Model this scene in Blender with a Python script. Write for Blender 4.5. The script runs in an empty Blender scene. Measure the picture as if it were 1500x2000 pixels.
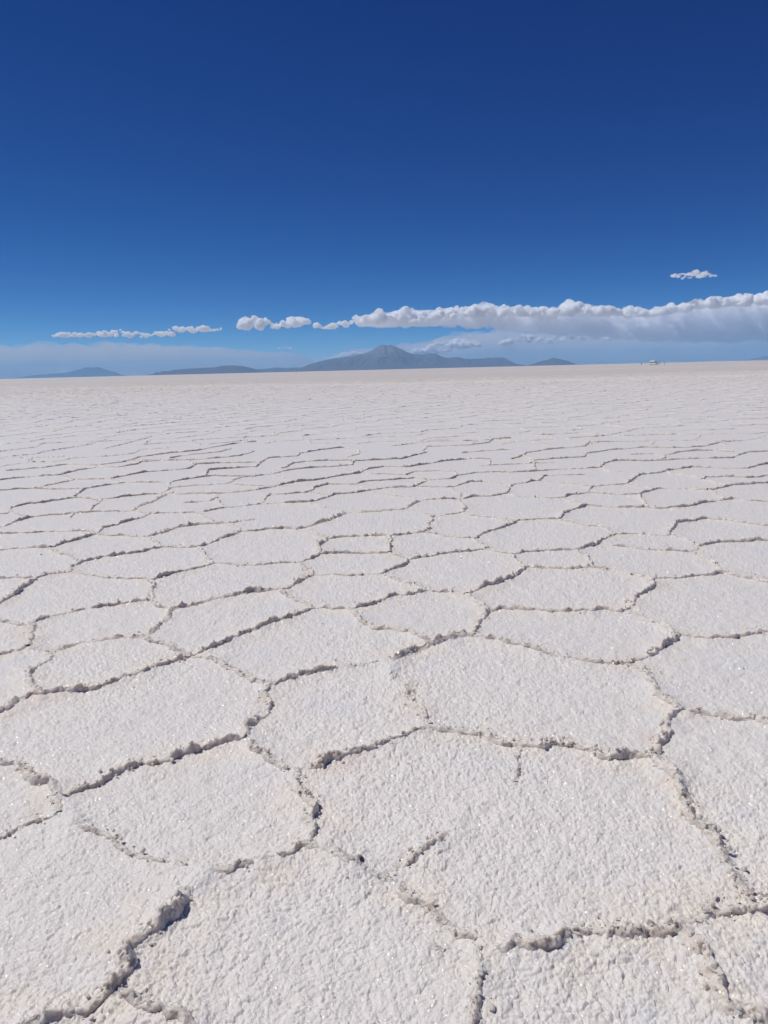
import bpy, bmesh, math, random
import numpy as np
from mathutils import Vector, Matrix

# ------------------------------------------------------------------ basics
SC = bpy.context.scene
COL = SC.collection
random.seed(7)
RNG = np.random.default_rng(7)

H_CAM = 1.25                       # eye height of the phone above the salt
F_PX, CX, CY = 1444.0, 750.0, 1000.0
PITCH, ROLL = math.radians(10.91), math.radians(1.413)
FWD = np.array([0, math.cos(PITCH), -math.sin(PITCH)])
U0 = np.array([0, math.sin(PITCH), math.cos(PITCH)])
R0 = np.array([1.0, 0, 0])
RIGHT = math.cos(ROLL) * R0 - math.sin(ROLL) * U0
UP = math.sin(ROLL) * R0 + math.cos(ROLL) * U0


def ray(x, y):
    return FWD + (x - CX) / F_PX * RIGHT + (CY - y) / F_PX * UP


def on_ground(x, y):
    d = ray(x, y)
    t = H_CAM / -d[2]
    return d[0] * t, d[1] * t


def at_distance(x, y, dist):
    """world point seen at (x, y), dist metres ahead"""
    d = ray(x, y)
    d = d * (dist / d[1])
    return np.array([d[0], d[1], d[2] + H_CAM])


def project(px, py, pz=0.0):
    px, py = np.asarray(px, float), np.asarray(py, float)
    v = np.stack([px, py, np.broadcast_to(pz - H_CAM, px.shape)], -1)
    w = v @ FWD
    w = np.where(np.abs(w) < 1e-6, 1e-6, w)
    return CX + F_PX * (v @ RIGHT) / w, CY - F_PX * (v @ UP) / w, w


# ------------------------------------------------------------------ noise
def _hash(ix, iy, iz, seed):
    with np.errstate(over='ignore'):
        n = (ix.astype(np.int64) * 374761393 + iy.astype(np.int64) * 668265263
             + iz.astype(np.int64) * 1440662683 + seed * 974634777) & 0xFFFFFFFF
        n = ((n ^ (n >> 13)) * 1274126177) & 0xFFFFFFFF
        n = ((n ^ (n >> 15)) * 2246822519) & 0xFFFFFFFF
        n = n ^ (n >> 16)
    return n.astype(np.float64) / 4294967295.0


def vnoise(x, y, z=None, seed=0):
    """value noise, -1..1"""
    x = np.asarray(x, float); y = np.asarray(y, float)
    ix = np.floor(x); iy = np.floor(y)
    fx, fy = x - ix, y - iy
    fx = fx * fx * fx * (fx * (fx * 6 - 15) + 10); fy = fy * fy * fy * (fy * (fy * 6 - 15) + 10)
    if z is None:
        zz = np.zeros_like(ix)
        a = _hash(ix, iy, zz, seed); b = _hash(ix + 1, iy, zz, seed)
        c = _hash(ix, iy + 1, zz, seed); d = _hash(ix + 1, iy + 1, zz, seed)
        return 2 * ((a + (b - a) * fx) * (1 - fy) + (c + (d - c) * fx) * fy) - 1
    z = np.asarray(z, float); iz = np.floor(z); fz = z - iz
    fz = fz * fz * fz * (fz * (fz * 6 - 15) + 10)
    out = 0
    for k, wz in ((0, 1 - fz), (1, fz)):
        a = _hash(ix, iy, iz + k, seed); b = _hash(ix + 1, iy, iz + k, seed)
        c = _hash(ix, iy + 1, iz + k, seed); d = _hash(ix + 1, iy + 1, iz + k, seed)
        out = out + ((a + (b - a) * fx) * (1 - fy) + (c + (d - c) * fx) * fy) * wz
    return 2 * out - 1


def fbm(x, y, z=None, octs=4, seed=0, gain=0.5):
    s, a, f, t = 0, 1.0, 1.0, 0
    for o in range(octs):
        zz = None if z is None else np.asarray(z) * f
        s = s + a * vnoise(np.asarray(x) * f + 13.7 * o, np.asarray(y) * f - 7.3 * o, zz, seed + o * 17)
        t += a; a *= gain; f *= 2.03
    return s / t


def worley(x, y, seed=0, jit=0.9):
    """F1 distance and a random value of the nearest cell"""
    ix, iy = np.floor(x), np.floor(y)
    best = np.full(x.shape, 9.0); rv = np.zeros(x.shape)
    zz = np.zeros_like(ix)
    for dx in (-1, 0, 1):
        for dy in (-1, 0, 1):
            cx, cy = ix + dx, iy + dy
            px = cx + 0.5 + jit * (_hash(cx, cy, zz, seed) - 0.5)
            py = cy + 0.5 + jit * (_hash(cx, cy, zz + 1, seed) - 0.5)
            d = (px - x) ** 2 + (py - y) ** 2
            m = d < best
            best = np.where(m, d, best)
            rv = np.where(m, _hash(cx, cy, zz + 2, seed), rv)
    return np.sqrt(best), rv


# ------------------------------------------------------------------ linking
def tag(o, label=None, cat=None, group=None, kind=None):
    if label: o['label'] = label
    if cat: o['category'] = cat
    if group: o['group'] = group
    if kind: o['kind'] = kind
    return o


def link(name, mesh, mat=None, parent=None):
    o = bpy.data.objects.new(name, mesh)
    COL.objects.link(o)
    if mat is not None:
        mesh.materials.append(mat)
    if parent is not None:
        o.parent = parent
    return o


def empty(name, loc, rz=0.0):
    o = bpy.data.objects.new(name, None)
    o.location = loc; o.rotation_euler = (0, 0, rz)
    COL.objects.link(o)
    return o


def grid_mesh(name, P, quads, smooth=True):
    me = bpy.data.meshes.new(name)
    n, m = len(P), len(quads)
    k = quads.shape[1]
    me.vertices.add(n)
    me.vertices.foreach_set('co', np.ascontiguousarray(P, dtype=np.float32).ravel())
    me.loops.add(m * k)
    me.loops.foreach_set('vertex_index', np.ascontiguousarray(quads, dtype=np.int32).ravel())
    me.polygons.add(m)
    me.polygons.foreach_set('loop_start', np.arange(0, m * k, k, dtype=np.int32))
    me.polygons.foreach_set('loop_total', np.full(m, k, dtype=np.int32))
    me.polygons.foreach_set('use_smooth', np.full(m, smooth, dtype=bool))
    me.update(calc_edges=True)
    return me


def point_attr(me, name, vals):
    a = me.attributes.new(name, 'FLOAT', 'POINT')
    a.data.foreach_set('value', np.ascontiguousarray(vals, dtype=np.float32))


def new_mat(name):
    m = bpy.data.materials.new(name)
    m.use_nodes = True
    nt = m.node_tree
    b = nt.nodes.get('Principled BSDF')
    return m, nt, b


def simple_mat(name, col, rough=0.5, metal=0.0, spec=0.5, var=0.08, scale=3.0):
    m, nt, b = new_mat(name)
    tc = nt.nodes.new('ShaderNodeTexCoord')
    no = nt.nodes.new('ShaderNodeTexNoise'); no.inputs['Scale'].default_value = scale
    no.inputs['Detail'].default_value = 5
    nt.links.new(tc.outputs['Object'], no.inputs['Vector'])
    mx = nt.nodes.new('ShaderNodeMixRGB')
    mx.inputs[1].default_value = (*[c * (1 - var) for c in col], 1)
    mx.inputs[2].default_value = (*[min(1, c * (1 + var)) for c in col], 1)
    nt.links.new(no.outputs[0], mx.inputs[0])
    nt.links.new(mx.outputs[0], b.inputs['Base Color'])
    b.inputs['Roughness'].default_value = rough
    b.inputs['Metallic'].default_value = metal
    b.inputs['Specular IOR Level'].default_value = spec
    return m


# ------------------------------------------------------------------ camera
cam = bpy.data.cameras.new('camera')
cam.sensor_fit = 'VERTICAL'
cam.sensor_height = 36.0
cam.lens = 36.0 * F_PX / 2000.0
cam.clip_start, cam.clip_end = 0.05, 250000.0
camo = bpy.data.objects.new('camera', cam)
COL.objects.link(camo)
camo.matrix_world = Matrix(((RIGHT[0], UP[0], -FWD[0], 0), (RIGHT[1], UP[1], -FWD[1], 0),
                            (RIGHT[2], UP[2], -FWD[2], H_CAM), (0, 0, 0, 1)))
SC.camera = camo

# ------------------------------------------------------------------ light
SUN_AZ, SUN_EL = math.radians(-70.0), math.radians(60.0)     # azimuth from +Y towards +X
SDIR = Vector((math.sin(SUN_AZ) * math.cos(SUN_EL), math.cos(SUN_AZ) * math.cos(SUN_EL), math.sin(SUN_EL)))
sl = bpy.data.lights.new('sun', 'SUN')
sl.energy, sl.angle, sl.color = 3.3, math.radians(0.53), (1.0, 0.98, 0.94)
so = bpy.data.objects.new('sun', sl)
COL.objects.link(so)
so.rotation_euler = SDIR.to_track_quat('Z', 'Y').to_euler()
so.location = (0, 0, 50)

W = bpy.data.worlds.new('World')
SC.world = W
W.use_nodes = True
wn = W.node_tree
wn.nodes.clear()
out = wn.nodes.new('ShaderNodeOutputWorld')
bg = wn.nodes.new('ShaderNodeBackground')
sky = wn.nodes.new('ShaderNodeTexSky')
sky.sky_type = 'NISHITA'
sky.sun_disc = False
sky.sun_elevation = SUN_EL
sky.sun_rotation = SUN_AZ
sky.altitude = 9000.0
sky.air_density = 1.0
sky.dust_density = 0.35
sky.ozone_density = 8.0
# the phone's rendering of the thin-air sky: red and green fall off faster towards the zenith than blue
sepc = wn.nodes.new('ShaderNodeSeparateColor'); comb = wn.nodes.new('ShaderNodeCombineColor')
wn.links.new(sky.outputs[0], sepc.inputs[0])
for ch, (powr, mul) in enumerate(((2.8, 0.48), (1.75, 0.49), (1.02, 0.98))):
    p_ = wn.nodes.new('ShaderNodeMath'); p_.operation = 'POWER'; p_.inputs[1].default_value = powr
    m_ = wn.nodes.new('ShaderNodeMath'); m_.operation = 'MULTIPLY'; m_.inputs[1].default_value = mul
    wn.links.new(sepc.outputs[ch], p_.inputs[0]); wn.links.new(p_.outputs[0], m_.inputs[0]); wn.links.new(m_.outputs[0], comb.inputs[ch])
wn.links.new(comb.outputs[0], bg.inputs['Color'])
bg.inputs['Strength'].default_value = 0.085
wn.links.new(bg.outputs[0], out.inputs['Surface'])

SC.view_settings.view_transform = 'Standard'
SC.view_settings.look = 'None'
SC.view_settings.gamma = 1.0
SC.view_settings.exposure = 0.0
SC.render.engine = 'CYCLES'
cy = SC.cycles
cy.max_bounces, cy.diffuse_bounces, cy.glossy_bounces = 90, 6, 3
cy.volume_bounces = 84
cy.transparent_max_bounces = 32
cy.sample_clamp_indirect = 8.0
# ------------------------------------------------------------------ mountains
def rock_mat(name, low, high, z_split):
    m, nt, b = new_mat(name)
    tc = nt.nodes.new('ShaderNodeTexCoord')
    sep = nt.nodes.new('ShaderNodeSeparateXYZ')
    nt.links.new(tc.outputs['Object'], sep.inputs[0])
    no = nt.nodes.new('ShaderNodeTexNoise')
    no.inputs['Scale'].default_value = 0.0035
    no.inputs['Detail'].default_value = 8
    no.inputs['Roughness'].default_value = 0.65
    nt.links.new(tc.outputs['Object'], no.inputs['Vector'])
    # bare paler rock starts at a ragged height
    ma = nt.nodes.new('ShaderNodeMath'); ma.operation = 'MULTIPLY_ADD'
    nt.links.new(no.outputs[0], ma.inputs[0])
    ma.inputs[1].default_value = z_split * 0.9
    nt.links.new(sep.outputs['Z'], ma.inputs[2])
    mr = nt.nodes.new('ShaderNodeMapRange')
    mr.inputs['From Min'].default_value = z_split * 1.05
    mr.inputs['From Max'].default_value = z_split * 1.5
    nt.links.new(ma.outputs[0], mr.inputs['Value'])
    mx = nt.nodes.new('ShaderNodeMixRGB')
    mx.inputs[1].default_value = (*low, 1); mx.inputs[2].default_value = (*high, 1)
    nt.links.new(mr.outputs[0], mx.inputs[0])
    m2 = nt.nodes.new('ShaderNodeMixRGB'); m2.blend_type = 'MULTIPLY'; m2.inputs[0].default_value = 0.35
    nt.links.new(mx.outputs[0], m2.inputs[1])
    nt.links.new(no.outputs[0], m2.inputs[2])
    nt.links.new(m2.outputs[0], b.inputs['Base Color'])
    b.inputs['Roughness'].default_value = 0.95
    b.inputs['Specular IOR Level'].default_value = 0.1
    return m


def mountain(name, outline, dist, depth, mat, seed, rough=0.10, label=None):
    """a ridge whose skyline follows outline (photo pixels) dist metres away, with flanks running fore and aft"""
    pts = np.array([at_distance(x, y, dist) for x, y in outline])
    X = np.linspace(pts[0, 0], pts[-1, 0], 420)
    crest = np.interp(X, pts[:, 0], np.maximum(pts[:, 2], 0))
    V = np.linspace(-1, 1, 110)
    gx, gv = np.meshgrid(X, V)
    gy = dist + gv * depth
    s = depth / 6
    # spurs and gullies running down the flanks
    spur = np.abs(fbm(gx / s, gy / (s * 2.5), octs=5, seed=seed))
    fall = np.clip(1 - np.abs(gv), 0, 1) ** 1.35
    prof = np.interp(gx + 0.12 * depth * np.abs(gv) * fbm(gx / s, gy / s, octs=3, seed=seed + 5), X, crest)
    z = prof * fall * (1 - 0.5 * spur * np.clip(np.abs(gv) * 2.2, 0, 1))
    z += prof * rough * fbm(gx / (s * .25), gy / (s * .25), octs=4, seed=seed + 9) * np.clip(np.abs(gv) * 3, 0.12, 1) * fall
    z = np.maximum(z, -5) - 3 * (fall <= 0.001)
    P = np.stack([gx, gy, z], -1).reshape(-1, 3)
    nx, ny = len(X), len(V)
    i = np.arange(nx * ny).reshape(ny, nx)
    q = np.stack([i[:-1, :-1], i[:-1, 1:], i[1:, 1:], i[1:, :-1]], -1).reshape(-1, 4)
    base = np.array([X.mean(), dist, 0])
    me = grid_mesh(name, P - base, q)
    o = link(name, me, mat)
    o.location = base
    tag(o, label, None, None, 'structure')
    return o


dark_rock = rock_mat('volcano_rock', (0.165, 0.158, 0.19), (0.27, 0.24, 0.25), 560.0)  # paler and bluer than bare rock: part of the distance haze is in the colour
hill_rock = rock_mat('hill_rock', (0.16, 0.155, 0.19), (0.23, 0.215, 0.235), 900.0)  # blue of the haze mixed into this rock colour too

VOLC = [(560, 727), (574, 725), (590, 718), (602, 712), (622, 706), (650, 700), (682, 695), (710, 690), (726, 684), (736, 677),
        (742, 674), (750, 672.5), (757, 674), (762, 672.5), (770, 675), (778, 679), (786, 682), (794, 687), (806, 691), (818, 691.5), (826, 692),
        (838, 689), (848, 689), (862, 696), (874, 699), (884, 697.5), (894, 697), (906, 700), (918, 701), (926, 700), (938, 700), (950, 699),
        (974, 698), (986, 699), (998, 706), (1008, 713), (1014, 717)]
mountain('volcano', VOLC, 25000, 2600, dark_rock, 11)
mountain('hill', [(1022, 717), (1028, 714), (1046, 709), (1058, 705), (1070, 702), (1082, 698.5), (1092, 701), (1098, 702.5), (1106, 704),
                  (1114, 707), (1118, 712), (1122, 716)], 24000, 1100, hill_rock, 23)
mountain('hill', [(296, 734), (302, 729), (306, 726.5), (312, 727), (318, 724), (328, 725), (340, 722.5), (352, 721), (368, 720), (384, 719), (402, 718), (420, 717),
                  (430, 715), (436, 714), (452, 713.5), (464, 714), (476, 715), (484, 717), (492, 719), (504, 723), (512, 729)], 23000, 1000, hill_rock, 31)
mountain('hill', [(470, 730), (486, 722), (500, 721), (520, 720), (540, 718), (560, 719), (575, 718), (600, 717), (640, 716), (660, 722)],
         30000, 900, hill_rock, 37)
mountain('mountain', [(44, 740), (50, 735), (72, 732), (86, 731), (100, 730), (112, 728.5), (128, 728), (140, 725), (152, 721.5), (160, 720),
                      (168, 717.5), (174, 717), (182, 718), (188, 716), (192, 717), (200, 719.5), (208, 722), (216, 724.5), (224, 727), (232, 731), (242, 735)], 42000, 1800, hill_rock, 41)
mountain('mountain', [(1466, 705), (1473, 700), (1482, 698), (1492, 696), (1500, 695), (1512, 691), (1530, 694), (1560, 698), (1580, 702)],
         42000, 1500, hill_rock, 43)

# ------------------------------------------------------------------ air
HX0, HX1, HY0, HY1, HZ1 = -36000.0, 36000.0, -6000.0, 50000.0, 900.0
vs = [(x, y, z) for x in (HX0, HX1) for y in (HY0, HY1) for z in (-1.0 - 6.0, HZ1)]
fs = [(0, 1, 3, 2), (4, 6, 7, 5), (0, 4, 5, 1), (2, 3, 7, 6), (0, 2, 6, 4), (1, 5, 7, 3)]
me = bpy.data.meshes.new('haze'); me.from_pydata(vs, [], fs); me.update()
hm = bpy.data.materials.new('haze_air'); hm.use_nodes = True
nt = hm.node_tree; nt.nodes.clear()
o_ = nt.nodes.new('ShaderNodeOutputMaterial')
pv = nt.nodes.new('ShaderNodeVolumePrincipled')
pv.inputs['Color'].default_value = (0.29, 0.61, 1.0, 1)
pv.inputs['Density'].default_value = 2.5e-5
pv.inputs['Anisotropy'].default_value = 0.0
nt.links.new(pv.outputs[0], o_.inputs['Volume'])
hz = link('haze', me, hm)
tag(hz, 'blue distance haze over the salt flat', None, None, 'stuff')


# ------------------------------------------------------------------ clouds
def cloud_mat(name, density, col=(1, 1, 1), g=0.35):
    m = bpy.data.materials.new(name); m.use_nodes = True
    nt = m.node_tree; nt.nodes.clear()
    o = nt.nodes.new('ShaderNodeOutputMaterial')
    p = nt.nodes.new('ShaderNodeVolumePrincipled')
    p.inputs['Color'].default_value = (*col, 1)
    p.inputs['Density'].default_value = density
    p.inputs['Anisotropy'].default_value = g
    nt.links.new(p.outputs[0], o.inputs['Volume'])
    return m


ICO = {}


def ico(sub):
    if sub not in ICO:
        bm = bmesh.new(); bmesh.ops.create_icosphere(bm, subdivisions=sub, radius=1.0)
        v = np.array([x.co[:] for x in bm.verts]); f = np.array([[x.index for x in p.verts] for p in bm.faces]); bm.free()
        ICO[sub] = (v, f)
    return ICO[sub]


def cloud_tex(name, scale, depth=3):
    t = bpy.data.textures.new(name, 'CLOUDS')
    t.noise_scale = scale; t.noise_depth = depth; t.noise_basis = 'ORIGINAL_PERLIN'
    return t


def cloud(name, label, top, base, dist, depth_px, mat, n, rr, voxel_px=1.0, disp=((5, 3), (2, 1.4)), seed=1, stretch=1.0, group=None, kind=None,
          cat='cloud', fill=1.0, ragged=2.0, parent=None, zmin=None, fringe=None):
    """a puffy body: spheres packed between a top and a base outline (photo pixels), fused and roughened"""
    rs = random.Random(seed)
    k = dist / F_PX
    top, base = np.array(top, float), np.array(base, float)
    V, F = ico(2)
    allv, allf, off = [], [], 0
    x0, x1 = top[0, 0], top[-1, 0]
    balls = []
    for i in range(n):
        x = x0 + (x1 - x0) * (i + rs.random()) / n
        yt, yb = np.interp(x, top[:, 0], top[:, 1]), np.interp(x, base[:, 0], base[:, 1])
        yt += ragged * float(fbm(np.array([x / 10.0]), np.array([seed * 3.1]), octs=3, seed=seed)[0])
        th = max(yb - yt, 1.5)
        r = min(rr[0] * (rr[1] / rr[0]) ** (rs.random() ** 1.4), th * 0.55)
        u = rs.random() ** 1.3 * fill
        y = yt + r + u * max(th - 2 * r, 0)
        c = at_distance(x, y, dist)
        c[1] += (rs.uniform(-.5, .5) - (1.6 * u if kind is None else 0)) * depth_px * k     # the front leans back towards the top
        sc = np.array([stretch * rs.uniform(.9, 1.3), rs.uniform(1, 1.4), rs.uniform(.8, 1.0)]) * r * k
        balls.append((c, sc))
        if kind is None:                       # smaller heads budding from each puff
            for _ in range(4):
                a, e = rs.uniform(0, 2 * math.pi), rs.uniform(-0.1, 1.3)
                d = np.array([math.cos(a) * math.cos(e), math.sin(a) * math.cos(e), math.sin(e)])
                balls.append((c + d * sc * 0.85, sc * rs.uniform(.25, .7)))
    for c, sc in balls:
        allv.append(V * sc + c); allf.append(F + off); off += len(V)
    P = np.concatenate(allv); Q = np.concatenate(allf)
    P[:, 2] = np.maximum(P[:, 2], HZ1 + 30 if zmin is None else zmin)
    cen = P.mean(0) if parent is None else np.array(parent.location)
    me = grid_mesh(name, P - cen, Q)
    o = link(name, me, mat)
    if parent is None: o.location = cen
    else: o.parent = parent
    md = o.modifiers.new('fuse', 'REMESH'); md.mode = 'VOXEL'; md.voxel_size = voxel_px * k; md.use_smooth_shade = True
    for a, st in disp:
        d = o.modifiers.new('puff', 'DISPLACE')
        d.texture = cloud_tex('puffs', a * k, 3)
        d.texture_coords = 'GLOBAL'; d.strength = st * k; d.mid_level = 0.5
    if parent is None: tag(o, label, cat if kind is None else None, group, kind)
    if fringe is not None:                     # torn thin edge round the body
        fv, ff, off = [], [], 0
        for c, sc in balls:
            if rs.random() < .7:
                fv.append(V * (sc * rs.uniform(1.0, 1.28) + 0.3 * k) + c + np.array([rs.uniform(-1, 1), 0, rs.uniform(-.3, .6)]) * k); ff.append(F + off); off += len(V)
        P = np.concatenate(fv)
        P[:, 2] = np.maximum(P[:, 2], HZ1 + 30)
        fo = link('fringe', grid_mesh('fringe', P - cen, np.concatenate(ff)), fringe, o)
        md = fo.modifiers.new('fuse', 'REMESH'); md.mode = 'VOXEL'; md.voxel_size = .8 * k; md.use_smooth_shade = True
        for a, st in ((5, 5.5), (2, 2.6)):
            d = fo.modifiers.new('puff', 'DISPLACE'); d.texture = cloud_tex('puffs', a * k, 3)
            d.texture_coords = 'GLOBAL'; d.strength = st * k; d.mid_level = 0.55
    return o


CD = 40000.0
K = CD / F_PX
LD = 51000.0
VD = 62500.0
KV = VD / F_PX
crown_m = cloud_mat('cloud_crown', 1 / (1.4 * K), g=0.0)
cumulus_m = cloud_mat('cumulus', 1 / (1.4 * K), g=0.0)
base_m = cloud_mat('cloud_base', 1 / (12.0 * K), (0.97, 0.98, 1.0), 0.1)
thin_m = cloud_mat('thin_cloud', 1 / (4.5 * K), g=0.0)
veil_m = cloud_mat('veil', 1 / (60.0 * KV), (1.0, 0.995, 0.99), 0.1)
rain_m = cloud_mat('rain_veil', 1 / (52.0 * KV), (0.97, 0.98, 1.0), 0.1)
wisp_m = cloud_mat('wisp', 1 / (3.2 * K), g=0.0)
low_m = cloud_mat('low_cloud', 1 / (1.6 * LD / F_PX), g=0.0)
fringe_m = cloud_mat('fringe', 1 / (8.0 * K), g=0.0)
D1 = ((8, 6), (3, 2.4))
D2 = ((5, 4), (2, 1.6))

cloud('cloud', 'long thin strip of small white cumulus low above the pale left hills',
      [(105, 653), (116, 648), (140, 649), (165, 651), (200, 649), (228, 643), (250, 647), (290, 649), (318, 646), (330, 641), (350, 635), (366, 632), (380, 637), (400, 638), (418, 639), (431, 643)],
      [(105, 660), (140, 660), (200, 659), (240, 662), (300, 662), (340, 659), (380, 653), (431, 647)], CD, 7, cumulus_m, 75, (2, 7), .8, D2, 3, 1.1, ragged=5.0, fringe=fringe_m)
cloud('cloud', 'compact pair of bright cumulus heaps left of the volcano summit',
      [(469, 634), (478, 619), (490, 614), (503, 618), (512, 616), (522, 623), (532, 634), (540, 633), (552, 625), (570, 618), (588, 617), (600, 621), (606, 628)],
      [(469, 645), (490, 647), (510, 647), (530, 644), (545, 644), (570, 644), (606, 633)], CD, 9, cumulus_m, 60, (3, 8.5), .8, D2, 5, ragged=3.0, fringe=fringe_m)
cloud('cloud', 'ragged chain of small white puffs leading to the long cloud bank',
      [(612, 636), (620, 627), (628, 638), (636, 638), (655, 629), (672, 624), (680, 633), (690, 617), (698, 613), (703, 622)],
      [(612, 640), (628, 642), (650, 644), (675, 639), (690, 634), (703, 632)], CD, 5, cumulus_m, 36, (2, 6), .8, D2, 8, ragged=3.0, fringe=fringe_m)
BANK_TOP = [(700, 628), (715, 618), (735, 613), (760, 612), (785, 606), (800, 603), (815, 606), (830, 610), (838, 603), (850, 604), (870, 602), (890, 598),
            (910, 598), (925, 597), (935, 598), (952, 591), (962, 593), (975, 596), (995, 596), (1003, 602), (1018, 602), (1040, 604), (1055, 601), (1080, 606), (1092, 600), (1106, 592), (1118, 590),
            (1132, 589), (1145, 594), (1165, 600), (1190, 603), (1215, 603), (1240, 600), (1255, 606), (1275, 604), (1298, 598), (1308, 594), (1320, 597),
            (1340, 591), (1365, 584), (1390, 583), (1420, 579), (1450, 576), (1475, 574), (1500, 573), (1560, 570), (1640, 572)]
bank = cloud('cloud', 'long cumulus bank with bright bumpy top stretching over the volcano to the right edge',
             BANK_TOP, [(700, 635), (760, 636), (830, 634), (900, 626), (1000, 622), (1100, 622), (1250, 622), (1400, 604), (1640, 592)],
             CD, 26, crown_m, 420, (2.2, 12), 0.75, ((14, 10), (5, 5.5), (1.8, 1.9)), 212, ragged=5.0, fringe=fringe_m)
cloud('shaded_base', None, [(x, y + 3) for x, y in BANK_TOP],
      [(700, 637), (760, 639), (830, 642), (900, 644), (1000, 650), (1100, 662), (1250, 672), (1400, 676), (1640, 680)],
      CD + 700, 22, base_m, 900, (6, 16), 1.6, ((14, 10), (5, 4)), 113, 1.5, parent=bank)
cloud('cloud', 'small detached wispy cloud high above the right end of the bank',
      [(1306, 538), (1330, 531), (1350, 529), (1372, 531), (1388, 532), (1398, 539)], [(1306, 539), (1325, 549), (1345, 548), (1370, 544), (1398, 543)],
      CD, 6, wisp_m, 30, (1.3, 4.5), .7, ((8, 7), (3, 3.5)), 15, 1.6, ragged=5.0, fringe=fringe_m)
cloud('cloud', 'low cumulus rising behind the right shoulder of the volcano',
      [(795, 690), (812, 681), (835, 678), (850, 668), (870, 662), (885, 660), (900, 660), (918, 661), (930, 659), (936, 666)],
      [(795, 694), (850, 696), (936, 680)], LD, 8, low_m, 50, (3, 7), .9, D1, 18, ragged=4.0, zmin=-100.0)
cloud('cloud', 'low broken cumulus above the small dark hill',
      [(965, 668), (985, 664), (1002, 654), (1018, 650), (1036, 652), (1046, 662), (1062, 652), (1072, 655), (1100, 652), (1130, 650), (1142, 658)],
      [(965, 674), (1000, 678), (1060, 674), (1142, 664)], LD, 8, low_m, 34, (2.5, 6), .9, D1, 21, ragged=6.0, zmin=-100.0)
cloud('cloud', 'tiny bright shred of cloud hanging in the grey rain haze',
      [(1176, 662), (1186, 656), (1198, 654), (1210, 650)], [(1176, 667), (1192, 667), (1210, 658)], LD - 300, 4, low_m, 14, (2, 4.5), .8, D2, 22, zmin=-100.0)
cloud('cloud', 'low cloud peeping over the left flank of the volcano',
      [(630, 700), (650, 696), (668, 690), (690, 686), (705, 687), (716, 690)], [(630, 706), (716, 698)], LD, 8, low_m, 30, (3, 6), .9, D2, 25, zmin=-100.0)
cloud('cloud', 'faint shred of cloud between the left veil and the bright heaps',
      [(540, 678), (555, 676), (570, 678)], [(540, 683), (570, 682)], CD, 4, thin_m, 10, (2, 3), .8, D2, 27)
cloud('cloud_veil', 'flat pale veil of cloud behind the left mountains',
      [(-160, 672), (0, 671), (120, 667), (220, 664), (300, 668), (400, 674), (480, 680), (560, 686), (600, 692)],
      [(-160, 770), (0, 760), (300, 752), (600, 742)], VD, 190, veil_m, 340, (10, 26), 3.0, ((20, 10),), 28, 2.0, None, 'stuff', zmin=-500.0)
cloud('rain_veil', 'blue grey curtain of rain haze under the cloud bank',
      [(700, 680), (760, 676), (830, 664), (880, 650), (960, 640), (1060, 640), (1200, 640), (1400, 630), (1640, 625)],
      [(700, 740), (1000, 734), (1640, 724)], VD, 190, rain_m, 560, (12, 30), 3.0, ((24, 14),), 31, 1.5, None, 'stuff', zmin=-500.0)
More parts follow.
